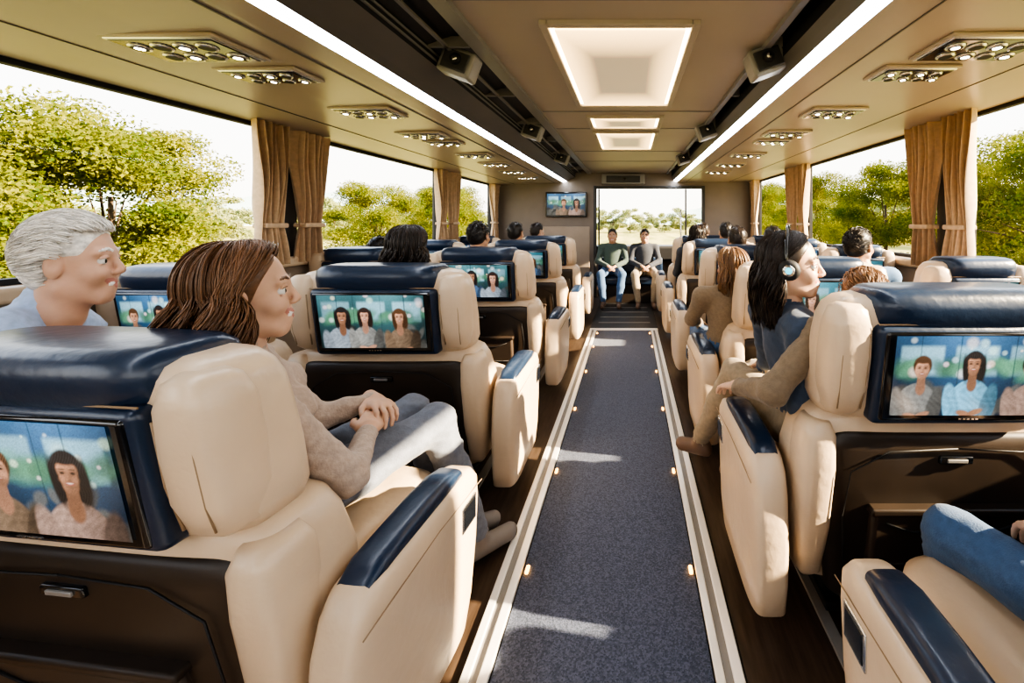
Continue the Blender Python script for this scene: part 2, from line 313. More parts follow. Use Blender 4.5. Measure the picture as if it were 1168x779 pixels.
# ------------------------------------------------------------ screens (pictures shown on the seat-back displays)
def screen_mesh(var,W=.46,H=.25):
    g=np.random.default_rng(100+var); nx,nz=230,125
    X,Z=np.meshgrid(np.linspace(-W/2,W/2,nx),np.linspace(-H/2,H/2,nz),indexing='ij')
    base=np.array([(.03,.11,.14),(.03,.08,.15),(.04,.10,.11)][var%3]); u=X/W+.5; v=Z/H+.5
    img=base*(.25+1.3*v**1.5)[...,None]*(1+.3*np.sin(u*9+var))[...,None]
    def put(m,c,a=1.):
        nonlocal img; c=np.asarray(c); m=(m*a)[...,None]; img=img*(1-m)+c*m
    def em(cx,cz,rx,rz,soft=.12,rot=0):
        x=X-cx; z=Z-cz; xr=x*math.cos(rot)+z*math.sin(rot); zr=-x*math.sin(rot)+z*math.cos(rot)
        d=np.sqrt((xr/rx)**2+(zr/rz)**2); return np.clip((1-d)/soft+.5,0,1)
    for k in range(3):
        cx=-W/2+W*(k+.5)/3; m=np.clip((W*.14-abs(X-cx))/.008,0,1)*np.clip((Z+.005)/.02,0,1)*np.clip((.10-Z)/.012,0,1); put(m,np.array((.30,.52,.60))*(.6+.5*g.random()),.7)
    for k in range(40): put(em((g.random()-.5)*W,.01+.03*g.random(),.012+.03*g.random(),.01+.02*g.random(),.9,g.random()),np.array((.06,.15,.09))*(.5+1.5*g.random()),.55)
    for k in range(18): r=.003+.014*g.random(); put(em((g.random()-.5)*W,(g.random()*.55-.02)*H,r,r,.7),(.45+.5*g.random(),.6+.2*g.random(),.5+.3*g.random()),.45)
    for k in range(26): put(em((g.random()-.5)*W,-.03-.09*g.random(),.03*g.random()+.01,.03*g.random()+.01,.5,g.random()*3),np.array((.06,.06,.055))*(.2+1.8*g.random()),.8)
    for k in range(5): x=(g.random()-.5)*W; put(np.clip((.002-abs(X-x))/.001,0,1),(.01,.03,.04),.6)
    fold=np.sin(X*160+6*np.sin(Z*50+var))*np.sin(Z*110+3*np.sin(X*60))
    def pers(cx,cz,s,skin,hair,shirt,long,lean=0):
        skin=np.array(skin); hair=np.array(hair); shirt=np.array(shirt)
        lit=lambda c,x0,w,a=.45: c*np.clip(1-a*(X[...,None]-x0)/w,.2,1.7)
        hn=hair*(1+.6*np.sin((X-cx)*1100+9*np.sin(Z*70)))[...,None]*(1+.8*np.clip((Z-cz)/.03,0,1))[...,None]
        if long: put(em(cx+.004,cz-.018*s,.032*s,.056*s,.2),hn)
        sh=lit(shirt*(1+.18*fold[...,None]),cx,.08*s)
        put(em(cx+lean,cz-.135*s,.064*s,.088*s,.07),sh); put(em(cx+lean-.052*s,cz-.13*s,.022*s,.07*s,.2,.15),sh*.75); put(em(cx+lean+.052*s,cz-.13*s,.022*s,.07*s,.2,-.15),sh*.55)
        put(em(cx,cz-.062*s,.014*s,.024*s,.3),skin*.55); put(em(cx,cz-.04*s,.0115*s,.03*s,.2),skin*.5)
        put(em(cx+lean,cz-.15*s,.05*s,.010*s,.5),sh*.5,.6)
        put(em(cx+lean-.012,cz-.155*s,.022*s,.010*s,.35,-.3),skin*.8); put(em(cx+lean+.02,cz-.15*s,.022*s,.009*s,.35,.4),skin*.65)
        put(em(cx,cz+(.008*s),.0265*s,.033*s,.18),hn)
        put(em(cx,cz-.005*s,.0205*s,.029*s,.2),lit(skin,cx,.022*s,.35)*(1+.35*np.clip((Z-cz)/.03,-1,1))[...,None])
        if long: 
            put(em(cx-.022*s,cz-.014*s,.008*s,.042*s,.5,.10),hn); put(em(cx+.023*s,cz-.014*s,.008*s,.042*s,.5,-.10),hn)
        put(em(cx,cz+.025*s,.021*s,.010*s,.5),hn)
        for e in (-1,1):
            put(em(cx+e*.0088*s,cz+.0025*s,.0075*s,.0060*s,1.),skin*.45,.5); put(em(cx+e*.0088*s,cz+.0012*s,.0038*s,.0020*s,.8),(.015,.01,.008)); put(em(cx+e*.009*s,cz+.0075*s,.0055*s,.0012*s,.9),hair,.7)
            put(em(cx+e*.011*s,cz-.010*s,.006*s,.005*s,1.),skin*1.2,.35)
        put(em(cx+.003*s,cz-.006*s,.003*s,.007*s,1.),skin*.55,.5); put(em(cx,cz-.012*s,.004*s,.0016*s,1.),skin*.4,.6); put(em(cx,cz-.0172*s,.0072*s,.0026*s,.8),(.30,.08,.06)); put(em(cx,cz-.0166*s,.0052*s,.0010*s,.8),(.55,.5,.46)); put(em(cx,cz-.0225*s,.006*s,.0018*s,1.),skin*.5,.4)
        if not long and var%2: put(em(cx,cz-.024*s,.014*s,.010*s,.8),hair*1.5,.45)
    sk=[(.46,.25,.17),(.42,.22,.14),(.30,.15,.09)]; hr=[(.02,.012,.01),(.05,.025,.013),(.012,.01,.01)]; sh=[(.17,.17,.16),(.06,.11,.19),(.13,.09,.06),(.19,.22,.25),(.22,.15,.12)]
    n=3 if var in (2,4,6) else 2
    xs=[-.135,-.035,.115] if n==3 else [-.03,.12]
    if var==4: xs=[-.15,-.015,.15]
    for k,x in enumerate(xs):
        long=[True,True,True] if var==2 else ([False,True,False] if var in (4,1) else [k%2==0,(k+var)%2==0,True]); lg=long[k%3]
        pers(x+.01*g.random(),.015+.025*g.random(),(1.05 if n==3 else 1.2)*(.93+.14*g.random()),sk[(k+var)%3],hr[(k+var)%3],sh[(k*2+var+1)%5] if not (var==4 and k==1) else (.12,.30,.42),lg,.008*(k-1))
    img*=1-.4*(np.abs(u-.5)*2)[...,None]**3
    img*=(1+.10*g.normal(size=(nx,nz)))[...,None]
    img=np.clip(img,0,1)
    V=np.stack([X,0*X,Z],-1).reshape(-1,3); idx=np.arange(nx*nz).reshape(nx,nz); F=np.stack([idx[:-1,:-1],idx[1:,:-1],idx[1:,1:],idx[:-1,1:]],-1).reshape(-1,4)
    me=bpy.data.meshes.new('screen'); me.from_pydata(V.tolist(),[],F.tolist()); me.materials.append(scr)
    ca=me.color_attributes.new('Col','FLOAT_COLOR','POINT'); ca.data.foreach_set('color',np.concatenate([img.reshape(-1,3),np.ones((nx*nz,1))],1).astype(np.float32).ravel()); return me
scrs=[screen_mesh(i) for i in range(8)]
# ------------------------------------------------------------ seats
def tilt(V):
    V=V.copy(); V[:,1]+=.11-.155*(V[:,2]-.2); return V
def seat_mesh(arm_side=1,arms=True,ws=1.):
    mb=MB()
    L=[]
    for z,hx,hy in ((.16,.37,.07),(.19,.41,.10),(.30,.435,.115),(.45,.452,.12),(.60,.452,.12),(.70,.430,.115),(.745,.405,.105),(.765,.375,.085)): L.append((0,.120,z,hx*ws,hy,5))
    V,F=loft(L,56); mb.add(V,F,cream,fn=tilt)
    L=[]
    for z,hx,hy in ((.75,.35,.075),(.765,.38,.092),(.80,.394,.10),(.90,.393,.102),(1.0,.386,.10),(1.06,.377,.098),(1.095,.363,.09),(1.118,.335,.078),(1.13,.29,.055)): L.append((0,.100,z,hx*ws,hy,4.5))
    V,F=loft(L,56); mb.add(V,F,cream,fn=tilt)
    for s in (-1,1):
        V,F=loft([(s*.332*ws,.040,z,hx,hy,2.8) for z,hx,hy in ((.77,.03,.03),(.79,.054,.05),(.86,.066,.064),(.96,.067,.066),(1.05,.062,.063),(1.095,.050,.048),(1.11,.03,.03))],24); mb.add(V,F,cream,fn=tilt)
        V,F=loft([(s*.395*ws,.052,z,hx,hy,3) for z,hx,hy in ((.2,.02,.03),(.23,.04,.055),(.40,.055,.07),(.60,.058,.073),(.70,.052,.068),(.74,.035,.05))],24); mb.add(V,F,cream,fn=tilt)
        V,F=tube([(s*.297*ws,-.010,.80),(s*.292*ws,-.018,.9),(s*.290*ws,-.016,1.03)],.003,6); mb.add(V,F,seam,fn=tilt)
        V,F=tube([(s*.364*ws,-.010,.80),(s*.366*ws,-.0185,.86),(s*.366*ws,-.0205,.96),(s*.360*ws,-.0155,1.04),(s*.350*ws,.001,1.085)],.0018,6); mb.add(V,F,seam,fn=tilt)
    V,F=loft([(0,.09,z,hx*ws,hy,4.5) for z,hx,hy in ((1.035,.268,.102),(1.06,.275,.114),(1.10,.275,.117),(1.13,.271,.108),(1.148,.256,.088),(1.154,.23,.065))],48); mb.add(V,F,navy,fn=tilt)
    V,F=tube([(-.27*ws,-.018,1.058),(.27*ws,-.018,1.058)],.0025,6); mb.add(V,F,seam,fn=tilt)
    box(mb,-.272*ws,.272*ws,-.030,.05,.755,1.055,navy,.022,4,fn=tilt); box(mb,-.255*ws,.255*ws,-.036,.0,.772,1.040,blk,.010,fn=tilt)
    for k in range(-2,3): box(mb,k*.012-.004,k*.012+.004,-.0375,-.03,.779,.783,chrome,.0,fn=tilt)
    V,F=loft([(0,.06,z,hx*ws,hy,7) for z,hx,hy in ((.13,.30,.06),(.16,.335,.068),(.30,.365,.072),(.5,.38,.074),(.66,.38,.073),(.70,.365,.066),(.715,.34,.05))],48); mb.add(V,F,plas,fn=tilt)
    box(mb,-.24*ws,.24*ws,-.034,.01,.23,.475,plas2,.016,fn=tilt); box(mb,-.25*ws,.25*ws,-.044,.0,.465,.49,plas,.008,fn=tilt)
    V,F=tube([(-.20*ws,-.036,.44),(-.12*ws,-.036,.41),(.12*ws,-.036,.41),(.20*ws,-.036,.44)],.003,6); mb.add(V,F,blkm,fn=tilt)
    V,F=tube([(-.21*ws,-.036,.30),(.21*ws,-.036,.30)],.0025,6); mb.add(V,F,blkm,fn=tilt)
    box(mb,-.05,.05,-.022,.0,.625,.65,blk,.005,fn=tilt); box(mb,-.03,.03,-.026,-.01,.632,.643,grayp,.002,fn=tilt)
    for s in (-1,1): V,F=tube([(s*.30*ws,-.018,.2),(s*.325*ws,-.019,.45),(s*.31*ws,-.019,.60),(s*.2*ws,-.018,.665),(0,-.018,.675)],.0025,6); mb.add(V,F,blkm,fn=tilt)
    V,F=loft([(0,.46,z,hx*ws,hy,6) for z,hx,hy in ((.27,.36,.26),(.29,.385,.28),(.40,.39,.285),(.45,.38,.28),(.475,.34,.25),(.48,.28,.2))],48); mb.add(V,F,cream)
    box(mb,-.20*ws,.20*ws,.16,.30,.50,1.0,cream,.05,fn=None)
    box(mb,-.33*ws,.33*ws,.16,.66,.15,.28,plas,.02)
    for s in (-1,1):
        box(mb,s*.27*ws-.03,s*.27*ws+.03,.2,.62,.012,.04,blkm,.006); box(mb,s*.27*ws-.02,s*.27*ws+.02,.24,.30,.02,.17,blkm,.006); box(mb,s*.27*ws-.02,s*.27*ws+.02,.52,.58,.02,.17,blkm,.006)
    if arms:
        for s,a,b in ((arm_side,.462,.592),(-arm_side,.455,.545)):
            c=s*(a+b)/2; w=(b-a)/2
            secs=[]
            for z,yf,yr,ww in ((.10,.50,.10,.75),(.115,.53,.08,.92),(.2,.560,.07,1),(.35,.59,.06,1),(.48,.602,.07,1),(.545,.595,.09,1),(.58,.57,.11,.9),(.595,.53,.13,.7)): secs.append((c,(yf+yr)/2,z,w*ww,(yf-yr)/2,5))
            V,F=loft(secs,44); mb.add(V,F,cream)
            L=[]
            for y,zc,hx,hz in ((.12,.562,.02,.010),(.135,.575,.040,.024),(.18,.590,.045,.030),(.35,.600,.046,.029),(.45,.598,.046,.029),(.505,.588,.042,.026),(.53,.575,.025,.012)): L.append((c,zc,y,min(hx,w*.85),hz,3.6))
            V,F=loft(L,28); V=[(x,z,y) for x,y,z in V]; mb.add(V,[f[::-1] for f in F],navy)
            if s==arm_side:
                box(mb,min(s*(b-.003),s*(b+.004)),max(s*(b-.003),s*(b+.004)),.46,.54,.44,.52,chrome,.003); box(mb,min(s*(b-.003),s*(b+.006)),max(s*(b-.003),s*(b+.006)),.468,.532,.448,.512,blk,.002)
                V,F=tube([(s*(b+.0005),.085,.53),(s*(b+.0005),.35,.545),(s*(b-.001),.585,.53)],.0016,5); mb.add(V,F,seam)
    me=mb.obj('tmp'); d=me.data; d.name='passenger_seat'; bpy.data.objects.remove(me); return d
mL=seat_mesh(1); mR=seat_mesh(-1); mWL=seat_mesh(1,False,.79); mWR=seat_mesh(1,False,.66)
nsc=[0]; scache={}
def seat(me,x,y,rot=0,var=None,ws=1.,sz=1.):
    M=T((x,y,0))@Matrix.Rotation(rot,4,'Z')@Matrix.Diagonal((1,1,sz,1)); o=link('passenger_seat',me,M)
    k=nsc[0]%8 if var is None else var; nsc[0]+=1
    if (k,ws) not in scache:
        zc=.912; sh=Matrix(((1,0,0,0),(0,1,-.155,0),(0,0,1,0),(0,0,0,1)))
        d=scrs[k].copy(); d.transform(Matrix.Translation((0,-.0385+.11-.155*(zc-.2),zc))@sh@Matrix.Diagonal((ws*1.0,1,.95,1))); scache[(k,ws)]=d
    c=link('seat_screen',scache[(k,ws)]); c.parent=o
    return o
LX,RX=-1.12,.97
LY=[.75,1.75,2.9,4.05,5.2]; RY=[1.15,2.1,3.2,4.3,5.35]; R0=(1.065,.33)
seat(mL,LX-.01,LY[0]+.01,-.10,var=1,sz=.965)
for i,y in enumerate(LY[1:]): seat(mL,LX,y,0,var=[2,5,3,6][i])
seat(mR,R0[0],R0[1],0,var=1)
for i,y in enumerate(RY): seat(mR,RX,y,0,var=[4,3,5,0,2][i])
for i,y in enumerate([.95]+LY[1:]+[-.2]): seat(mWL,-2.03,y,0,ws=.79)
for i,y in enumerate(RY): seat(mWR,1.86,y,0,ws=.66)
mb=MB(); box(mb,-1.49,-.77,YB-.07,YB-.02,1.42,1.86,blk,.012); tv=mb.obj('wall_tv'); d=scrs[1].copy(); d.transform(T((-1.13,YB-.072,1.64))@Matrix.Diagonal((1.45,1,1.5,1))); link('screen',d).parent=tv
mb=MB(); box(mb,-.56,.56,6.38,6.85,.30,.44,navy,.04); box(mb,-.56,.56,6.80,6.92,.44,.72,navy,.04); box(mb,-.5,.5,6.45,6.8,.006,.31,plas,.01); mb.obj('front_bench')
# ------------------------------------------------------------ SDF figures
def nrm(v): v=np.array(v,float); return v/np.linalg.norm(v)
def cap(a,b,r1,r2,tag,k=.03,op=0): return dict(t=0,a=np.array(a,float),b=np.array(b,float),r1=r1,r2=r2,tag=tag,k=k,op=op)
def ell(c,r,tag,k=.03,R=None,op=0): return dict(t=1,c=np.array(c,float),r=np.array(r,float),R=(np.eye(3) if R is None else np.array(R)),tag=tag,k=k,op=op)
def pd(p,P):
    if p['t']==0:
        ba=p['b']-p['a']; pa=P-p['a']; t=np.clip((pa@ba)/max(ba@ba,1e-9),0,1)
        return np.linalg.norm(pa-t[...,None]*ba,axis=-1)-(p['r1']+(p['r2']-p['r1'])*t)
    q=(P-p['c'])@p['R']; k0=np.linalg.norm(q/p['r'],axis=-1); k1=np.linalg.norm(q/p['r']**2,axis=-1)+1e-9
    return k0*(k0-1)/k1
def bb(p):
    if p['t']==0: m=max(p['r1'],p['r2']); return np.minimum(p['a'],p['b'])-m,np.maximum(p['a'],p['b'])+m
    m=max(p['r']); return p['c']-m,p['c']+m
def nets(prims,h):
    ad=[p for p in prims if p['op']==0]
    lo=np.min([bb(p)[0] for p in ad],0)-2.5*h-.01; hi=np.max([bb(p)[1] for p in ad],0)+2.5*h+.01
    n=np.ceil((hi-lo)/h).astype(int)+1
    F=np.full(n,.2,np.float32)
    ax=[lo[i]+h*np.arange(n[i]) for i in range(3)]
    for p in prims:
        a,b=bb(p); mg=p['k']+2*h+.01
        i0=np.clip(((a-mg-lo)/h).astype(int),0,n-1); i1=np.clip(((b+mg-lo)/h).astype(int)+2,1,n)
        if np.any(i1<=i0): continue
        sl=tuple(slice(i0[i],i1[i]) for i in range(3))
        G=np.stack(np.meshgrid(*[ax[i][sl[i]] for i in range(3)],indexing='ij'),-1)
        d=pd(p,G); f=F[sl]; k=p['k']
        if p['op']==0:
            t=np.clip(.5+.5*(f-d)/k,0,1); F[sl]=f*(1-t)+d*t-k*t*(1-t)
        else:
            d=-d; t=np.clip(.5-.5*(f-d)/k,0,1); F[sl]=f*(1-t)+d*t+k*t*(1-t)
    ins=F<0; c=[slice(0,-1),slice(1,None)]
    acc=np.zeros(tuple(n-1)+(3,),np.float32); cnt=np.zeros(tuple(n-1),np.float32)
    for axn in range(3):
        o=[i for i in range(3) if i!=axn]
        for u in (0,1):
            for w in (0,1):
                s0=[None]*3; s1=[None]*3; s0[axn]=c[0]; s1[axn]=c[1]; s0[o[0]]=s1[o[0]]=c[u]; s0[o[1]]=s1[o[1]]=c[w]
                f0=F[tuple(s0)]; f1=F[tuple(s1)]; m=(f0<0)!=(f1<0); t=np.where(m,f0/np.where(m,f0-f1,1),0)
                acc[...,axn]+=np.where(m,t,0); acc[...,o[0]]+=m*u; acc[...,o[1]]+=m*w; cnt+=m
    act=cnt>0; idx=np.full(act.shape,-1); idx[act]=np.arange(act.sum()); ii=np.argwhere(act)
    V=lo+h*(ii+acc[act]/cnt[act][:,None])
    Q=[]
    for axn in range(3):
        o=[(axn+1)%3,(axn+2)%3]
        s0=[slice(1,-1)]*3; s1=[slice(1,-1)]*3; s0[axn]=slice(0,-1); s1[axn]=slice(1,None)
        a=ins[tuple(s0)]; b=ins[tuple(s1)]
        for m,fl in ((a&~b,0),(~a&b,1)):
            w=np.argwhere(m)
            if len(w)==0: continue
            for i in o: w[:,i]+=1
            def g(d0,d1):
                x=w.copy(); x[:,o[0]]-=d0; x[:,o[1]]-=d1; return idx[x[:,0],x[:,1],x[:,2]]
            q=np.stack([g(1,1),g(0,1),g(0,0),g(1,0)],1); Q.append(q[:,::-1] if fl else q)
    Q=np.concatenate(Q); Q=Q[(Q>=0).all(1)]
    tags=[p['tag'] for p in ad]; D=np.stack([pd(p,V) for p in ad],0); tg=np.array(tags)[D.argmin(0)]
    return V,Q,tg
def wrinkle(V,tg,seed,amp=.005):
    r=np.random.default_rng(seed); d=np.zeros(len(V))
    for f in (18,31,52):
        for _ in range(2):
            k=r.normal(size=3); k/=np.linalg.norm(k); k[2]*=1.6; s=np.sin(V@k*f*1.2+r.uniform(0,6)+1.5*np.sin(V@r.normal(size=3)*7)); d+=(1-2*np.abs(s)**.7)/f*18
    return d*amp*.42
def addsdf(mb,prims,h,mats,M=None,wr=None):
    V,Q,tg=nets(prims,h)
    if wr is not None:
        N=np.zeros_like(V); fn=np.cross(V[Q[:,2]]-V[Q[:,0]],V[Q[:,3]]-V[Q[:,1]])
        for i in range(4): np.add.at(N,Q[:,i],fn)
        N/=np.linalg.norm(N,axis=1)[:,None]+1e-9
        msk=np.isin(tg,['top','bot']); V=V+N*(wrinkle(V,tg,wr)*msk)[:,None]
    A=np.eye(4) if M is None else np.array(M); W=V@A[:3,:3].T+A[:3,3]
    ft=tg[Q[:,0]]
    base=mb.n; mb.v.append(W); mb.n+=len(W)
    for t in set(ft.tolist()):
        m=mats[t]
        if m not in mb.mats: mb.mats.append(m)
        mi=mb.mats.index(m); sel=Q[ft==t]
        mb.f+=[tuple(q) for q in (sel+base).tolist()]; mb.m+=[mi]*len(sel); mb.sm+=[True]*len(sel)
def head_prims(fem,smile=True,old=False):
    j=.9 if fem else 1.; P=[]
    P.append(ell((0,-.015,.03),(.073,.093,.084),'skin',.02))
    P.append(ell((0,.020,-.03),(.058*j,.064,.078),'skin',.03))
    P.append(ell((0,.062,-.092),(.020*j,.018,.017),'skin',.022))
    for s in (-1,1):
        P.append(ell((s*.036*j,.056,-.032),(.022,.024,.022),'skin',.02))
        P.append(cap((s*.055*j,-.005,-.06),(s*.020*j,.058,-.094),.016,.012,'skin',.025))
        P.append(cap((s*.012,.078,.022),(s*.042,.069,.022),.008 if fem else .009,.007,'skin',.016))
        P.append(ell((s*.032,.090,-.001),(.0155,.013,.0100),'skin',.007,op=1))
        P.append(ell((s*.075,-.008,-.006),(.0085,.019,.031),'skin',.006,R=Matrix.Rotation(s*.28,3,'Z')))
        P.append(ell((s*.086,-.004,-.002),(.007,.010,.017),'skin',.003,op=1))
        P.append(ell((s*.0092,.0925,-.031),(.0064,.0085,.0064),'skin',.006))
        bz=.030 if fem else .028; P.append(cap((s*.014,.0855,bz-.002),(s*.030,.0830,bz+.003),.0028,.0028,'brow',.002)); P.append(cap((s*.030,.0830,bz+.003),(s*.045,.0740,bz-.002),.0028,.0020,'brow',.002))
        P.append(cap((s*.018,.0795,.0085),(s*.031,.0810,.0110),.0028,.0030,'skin',.003)); P.append(cap((s*.031,.0810,.0110),(s*.045,.0730,.0070),.0030,.0026,'skin',.003))
        P.append(cap((s*.018,.0780,-.0088),(s*.043,.0735,-.0080),.0028,.0026,'skin',.003))
    P.append(cap((0,.080,.016),(0,.1015,-.024),.0058,.0088 if fem else .0098,'skin',.011))
    P.append(cap((0,.067,-.060),(0,.067,-.066),.021,.021,'skin',.018))
    if old:
        for s in (-1,1):
            P.append(cap((s*.019,.092,-.036),(s*.035,.081,-.060),.0010,.0010,'skin',.006,op=1))
            P.append(cap((s*.048,.074,.004),(s*.062,.056,.010),.0006,.0006,'skin',.004,op=1)); P.append(cap((s*.048,.074,-.004),(s*.062,.056,-.008),.0006,.0006,'skin',.004,op=1))
            P.append(cap((s*.016,.084,-.019),(s*.042,.079,-.021),.0008,.0008,'skin',.004,op=1))
        for z in (.044,.053): P.append(cap((-.033,.083-(z-.042)*.6,z),(.033,.083-(z-.042)*.6,z),.0007,.0007,'skin',.004,op=1))
    e=.010 if smile else 0; g=.001 if smile else 0
    for s in (-1,1):
        P.append(cap((0,.0880,-.0568+g),(s*.023,.0785,-.0605+e),.0038,.0020,'lip',.003)); P.append(cap((0,.0867,-.0665-g),(s*.022,.0780,-.0615+e),.0044,.0020,'lip',.003))
        if smile: P.append(ell((s*.034*j,.066,-.030),(.012,.012,.011),'skin',.014))
    if smile: P.append(cap((-.014,.0840,-.0600),(.014,.0840,-.0600),.0042,.0042,'teeth',.001))
    P.append(cap((0,-.02,-.05),(0,-.035,-.13),.048 if fem else .054,.050 if fem else .057,'skin',.03))
    return P
SC=np.array((0,-.014,.026)); SR=np.array((.082,.103,.097))
def strands(mb,kind,ms,Mh,n,seed=1,L=.2,r=.003,vol=1.,wave=1.,sweep=1.78):
    rg=random.Random(seed); cl=[(rg.uniform(0,6.28),rg.uniform(.6,1.4)) for _ in range(60)]
    cnt=0; tries=0
    while cnt<n and tries<n*8:
        tries+=1; pts=[]; rad=[]
        if kind=='long':
            ph=rg.uniform(-math.pi,math.pi)
            if rg.random()<.30: ph=rg.choice((-1,1))*rg.uniform(.04,1.3)
            ci=int((ph+math.pi)/6.2832*59); a,am=cl[ci]; a+=rg.uniform(-.5,.5)
            f=abs(ph); th0=rg.uniform(.02,.72 if f<.9 else 1.1); th1=1.65+rg.uniform(0,.15); off=1+rg.uniform(0,.17)*am*vol; wv=rg.uniform(.006,.012)*am*wave; ns=10
            tgt=sweep+rg.uniform(-.12,.25)
            for i in range(ns):
                t=i/(ns-1); th=th0+(th1-th0)*t; p_=ph+math.copysign(max(0,tgt-f)*t**(.62 if f<.6 else .75),ph)
                d=np.array((math.sin(th)*math.sin(p_),math.sin(th)*math.cos(p_),math.cos(th)))
                q=SC+SR*d*(1+(off-1)*math.sin(min(1,th/1.4)*1.57)+.01*math.sin(a+th*5)); pts.append(q); rad.append(r*(.6+.4*t))
            d=np.array((math.sin(p_),math.cos(p_),0)); LL=L*rg.uniform(.75,1.05); n2=11
            for i in range(1,n2+1):
                t=i/n2; q=pts[ns-1]+np.array((0,0,-LL*t))+d*(.020*math.sin(t*2.6)-.012*t)+np.array((wv*(math.sin(a+t*8)-math.sin(a)),wv*(math.cos(a+t*7)-math.cos(a))-.008*t,0))
                pts.append(q); rad.append(r*(1-.7*t*t))
        else:
            d=nrm((rg.gauss(0,1),rg.gauss(0,1),rg.gauss(.3,1))); q=SC+SR*d
            x,y,z=q
            if (y>.03 and z<.072) or (z<.012 and y>-.02) or z<-.062 or (z<.045 and y>.015): continue
            a=rg.uniform(-.35,.35)
            back=np.array((.15*math.copysign(1,x)*abs(d[0])+a,-1,-.25 if y<0 else .25)); seg=6; LL=L*rg.uniform(.7,1.2); off=1+rg.uniform(-.01,.05)*vol
            for i in range(seg):
                t=i/(seg-1); pts.append(SC+(q-SC)*(off+.03*vol*math.sin(t*3))); rad.append(r*(1-.7*t))
                dd=(q-SC)/SR; dd/=np.linalg.norm(dd); nn=nrm(dd/SR); tan=back-nn*(back@nn); tan=tan/(np.linalg.norm(tan)+1e-6); q=q+tan*LL/seg; dd=(q-SC)/SR; q=SC+SR*dd/np.linalg.norm(dd)
        V,F=tube([tuple(p) for p in pts],rad,4); mb.add(V,F,ms[cnt%len(ms)],True,M=Mh); cnt+=1
def hair_cap(kind):
    if kind=='long':
        P=[ell((0,-.020,.030),(.080,.096,.089),'hair',.02),ell((0,-.058,-.04),(.073,.055,.10),'hair',.04),
           ell((0,.118,-.030),(.125,.115,.112),'hair',.010,op=1)]
    else:
        P=[ell((0,-.018,.032),(.077,.096,.087),'hair',.02),ell((0,-.05,-.02),(.066,.055,.055),'hair',.03),
           ell((0,.115,-.02),(.115,.090,.105),'hair',.006,op=1)]
        for s in (-1,1): P.append(ell((s*.085,.03,-.035),(.035,.060,.058),'hair',.006,op=1))
    return P
_hc={}
def hand(mb,wrist,dirv,up,side,curl,m):
    key=(round(curl,2),)
    if key not in _hc:
        P=[ell((.0,.048,0),(.037,.05,.0145),'s',.012),cap((0,-.035,0),(0,.015,0),.0225,.023,'s',.015),cap((.022,.02,-.006),(.028,.06,-.004),.014,.012,'s',.01)]
        for x,l,rr in ((.029,.070,.0083),(.0095,.080,.0086),(-.0105,.074,.0082),(-.029,.058,.0074)):
            p=np.array((x,.086 if abs(x)<.02 else .080,0)); a=curl*.35+.1*abs(x)/.03; q0=np.array((x*.8,.05,.0)); P.append(cap(q0,p,.011,rr,'s',.006))
            for s_,ln in enumerate((.45,.31,.24)):
                q=p+np.array((x*.12*ln,math.cos(a)*l*ln,-math.sin(a)*l*ln)); P.append(cap(p,q,rr*(1-.06*s_),rr*(.94-.08*s_),'s',.0025)); p=q; a+=curl*.75
        P+= [cap((.028,.018,-.004),(.048,.042,-.014),.013,.0105,'s',.008),cap((.048,.042,-.014),(.054,.066,-.022),.0102,.0088,'s',.004),cap((.054,.066,-.022),(.052,.085,-.030),.0088,.0072,'s',.003)]
        _hc[key]=nets(P,.0033)
    V,Q,tg=_hc[key]
    y=nrm(dirv); z=np.array(up,float); z=nrm(z-y*(z@y)); x=np.cross(y,z)
    W=V.copy(); Qf=Q
    if side>0: W[:,0]*=-1; Qf=Q[:,::-1]
    W=np.array(wrist)+W[:,0:1]*x+W[:,1:2]*y+W[:,2:3]*z
    mb.add(W,[tuple(q) for q in Qf],m)
def cloth(name,c,b=25,rough=.85): return mat(name,c,rough,noise=(60,.12),bump=(b,.35,.008),sheen=.15)
jeans=cloth('blue_denim',(.06,.12,.24),300); grayj=cloth('gray_denim',(.17,.19,.24),300); sweater=cloth('beige_sweater',(.44,.345,.28),140); shirtb=cloth('pale_blue_shirt',(.36,.46,.66)); jacket=cloth('navy_jacket',(.035,.055,.095))
blazer=cloth('brown_blazer',(.20,.15,.10),200); darkc=cloth('dark_shirt',(.04,.045,.06)); bluec=cloth('blue_shirt',(.10,.20,.38)); whitec=cloth('white_shirt',(.55,.52,.5)); greenc=cloth('green_shirt',(.06,.09,.08)); khaki=cloth('khaki_trousers',(.30,.24,.17))
shoe=mat('shoe_leather',(.16,.10,.07),.45); shoeg=mat('gray_shoe',(.25,.22,.2),.6)
def hairm(n,c): return [mat(n,c,.40,noise=(90,.3)),mat(n+'_light',tuple(min(1,x*1.35) for x in c),.38),mat(n+'_shade',tuple(x*.75 for x in c),.42)]
hbrown=hairm('brown_hair',(.150,.074,.036)); hdark=hairm('dark_hair',(.020,.012,.009)); hwhite=hairm('white_hair',(.70,.67,.63)); hblack=hairm('black_hair',(.012,.009,.008)); hlight=hairm('light_brown_hair',(.20,.11,.055))
phone_ring=mat('phone_ring',(.05,.5,.6),.3,emit=((.1,.7,.9),1))
DEF=dict(pelvis=(0,.34,.565),neck=(0,.31,1.035),head=(0,.335,1.185),shL=(-.185,.31,.985),shR=(.185,.31,.985),elL=(-.23,.40,.73),elR=(.23,.40,.73),wrL=(-.15,.60,.655),wrR=(.15,.60,.655),
  hipL=(-.09,.36,.56),hipR=(.09,.36,.56),knL=(-.12,.76,.56),knR=(.12,.76,.56),anL=(-.12,.86,.10),anR=(.12,.86,.10),toL=(-.13,1.0,.045),toR=(.13,1.0,.045))
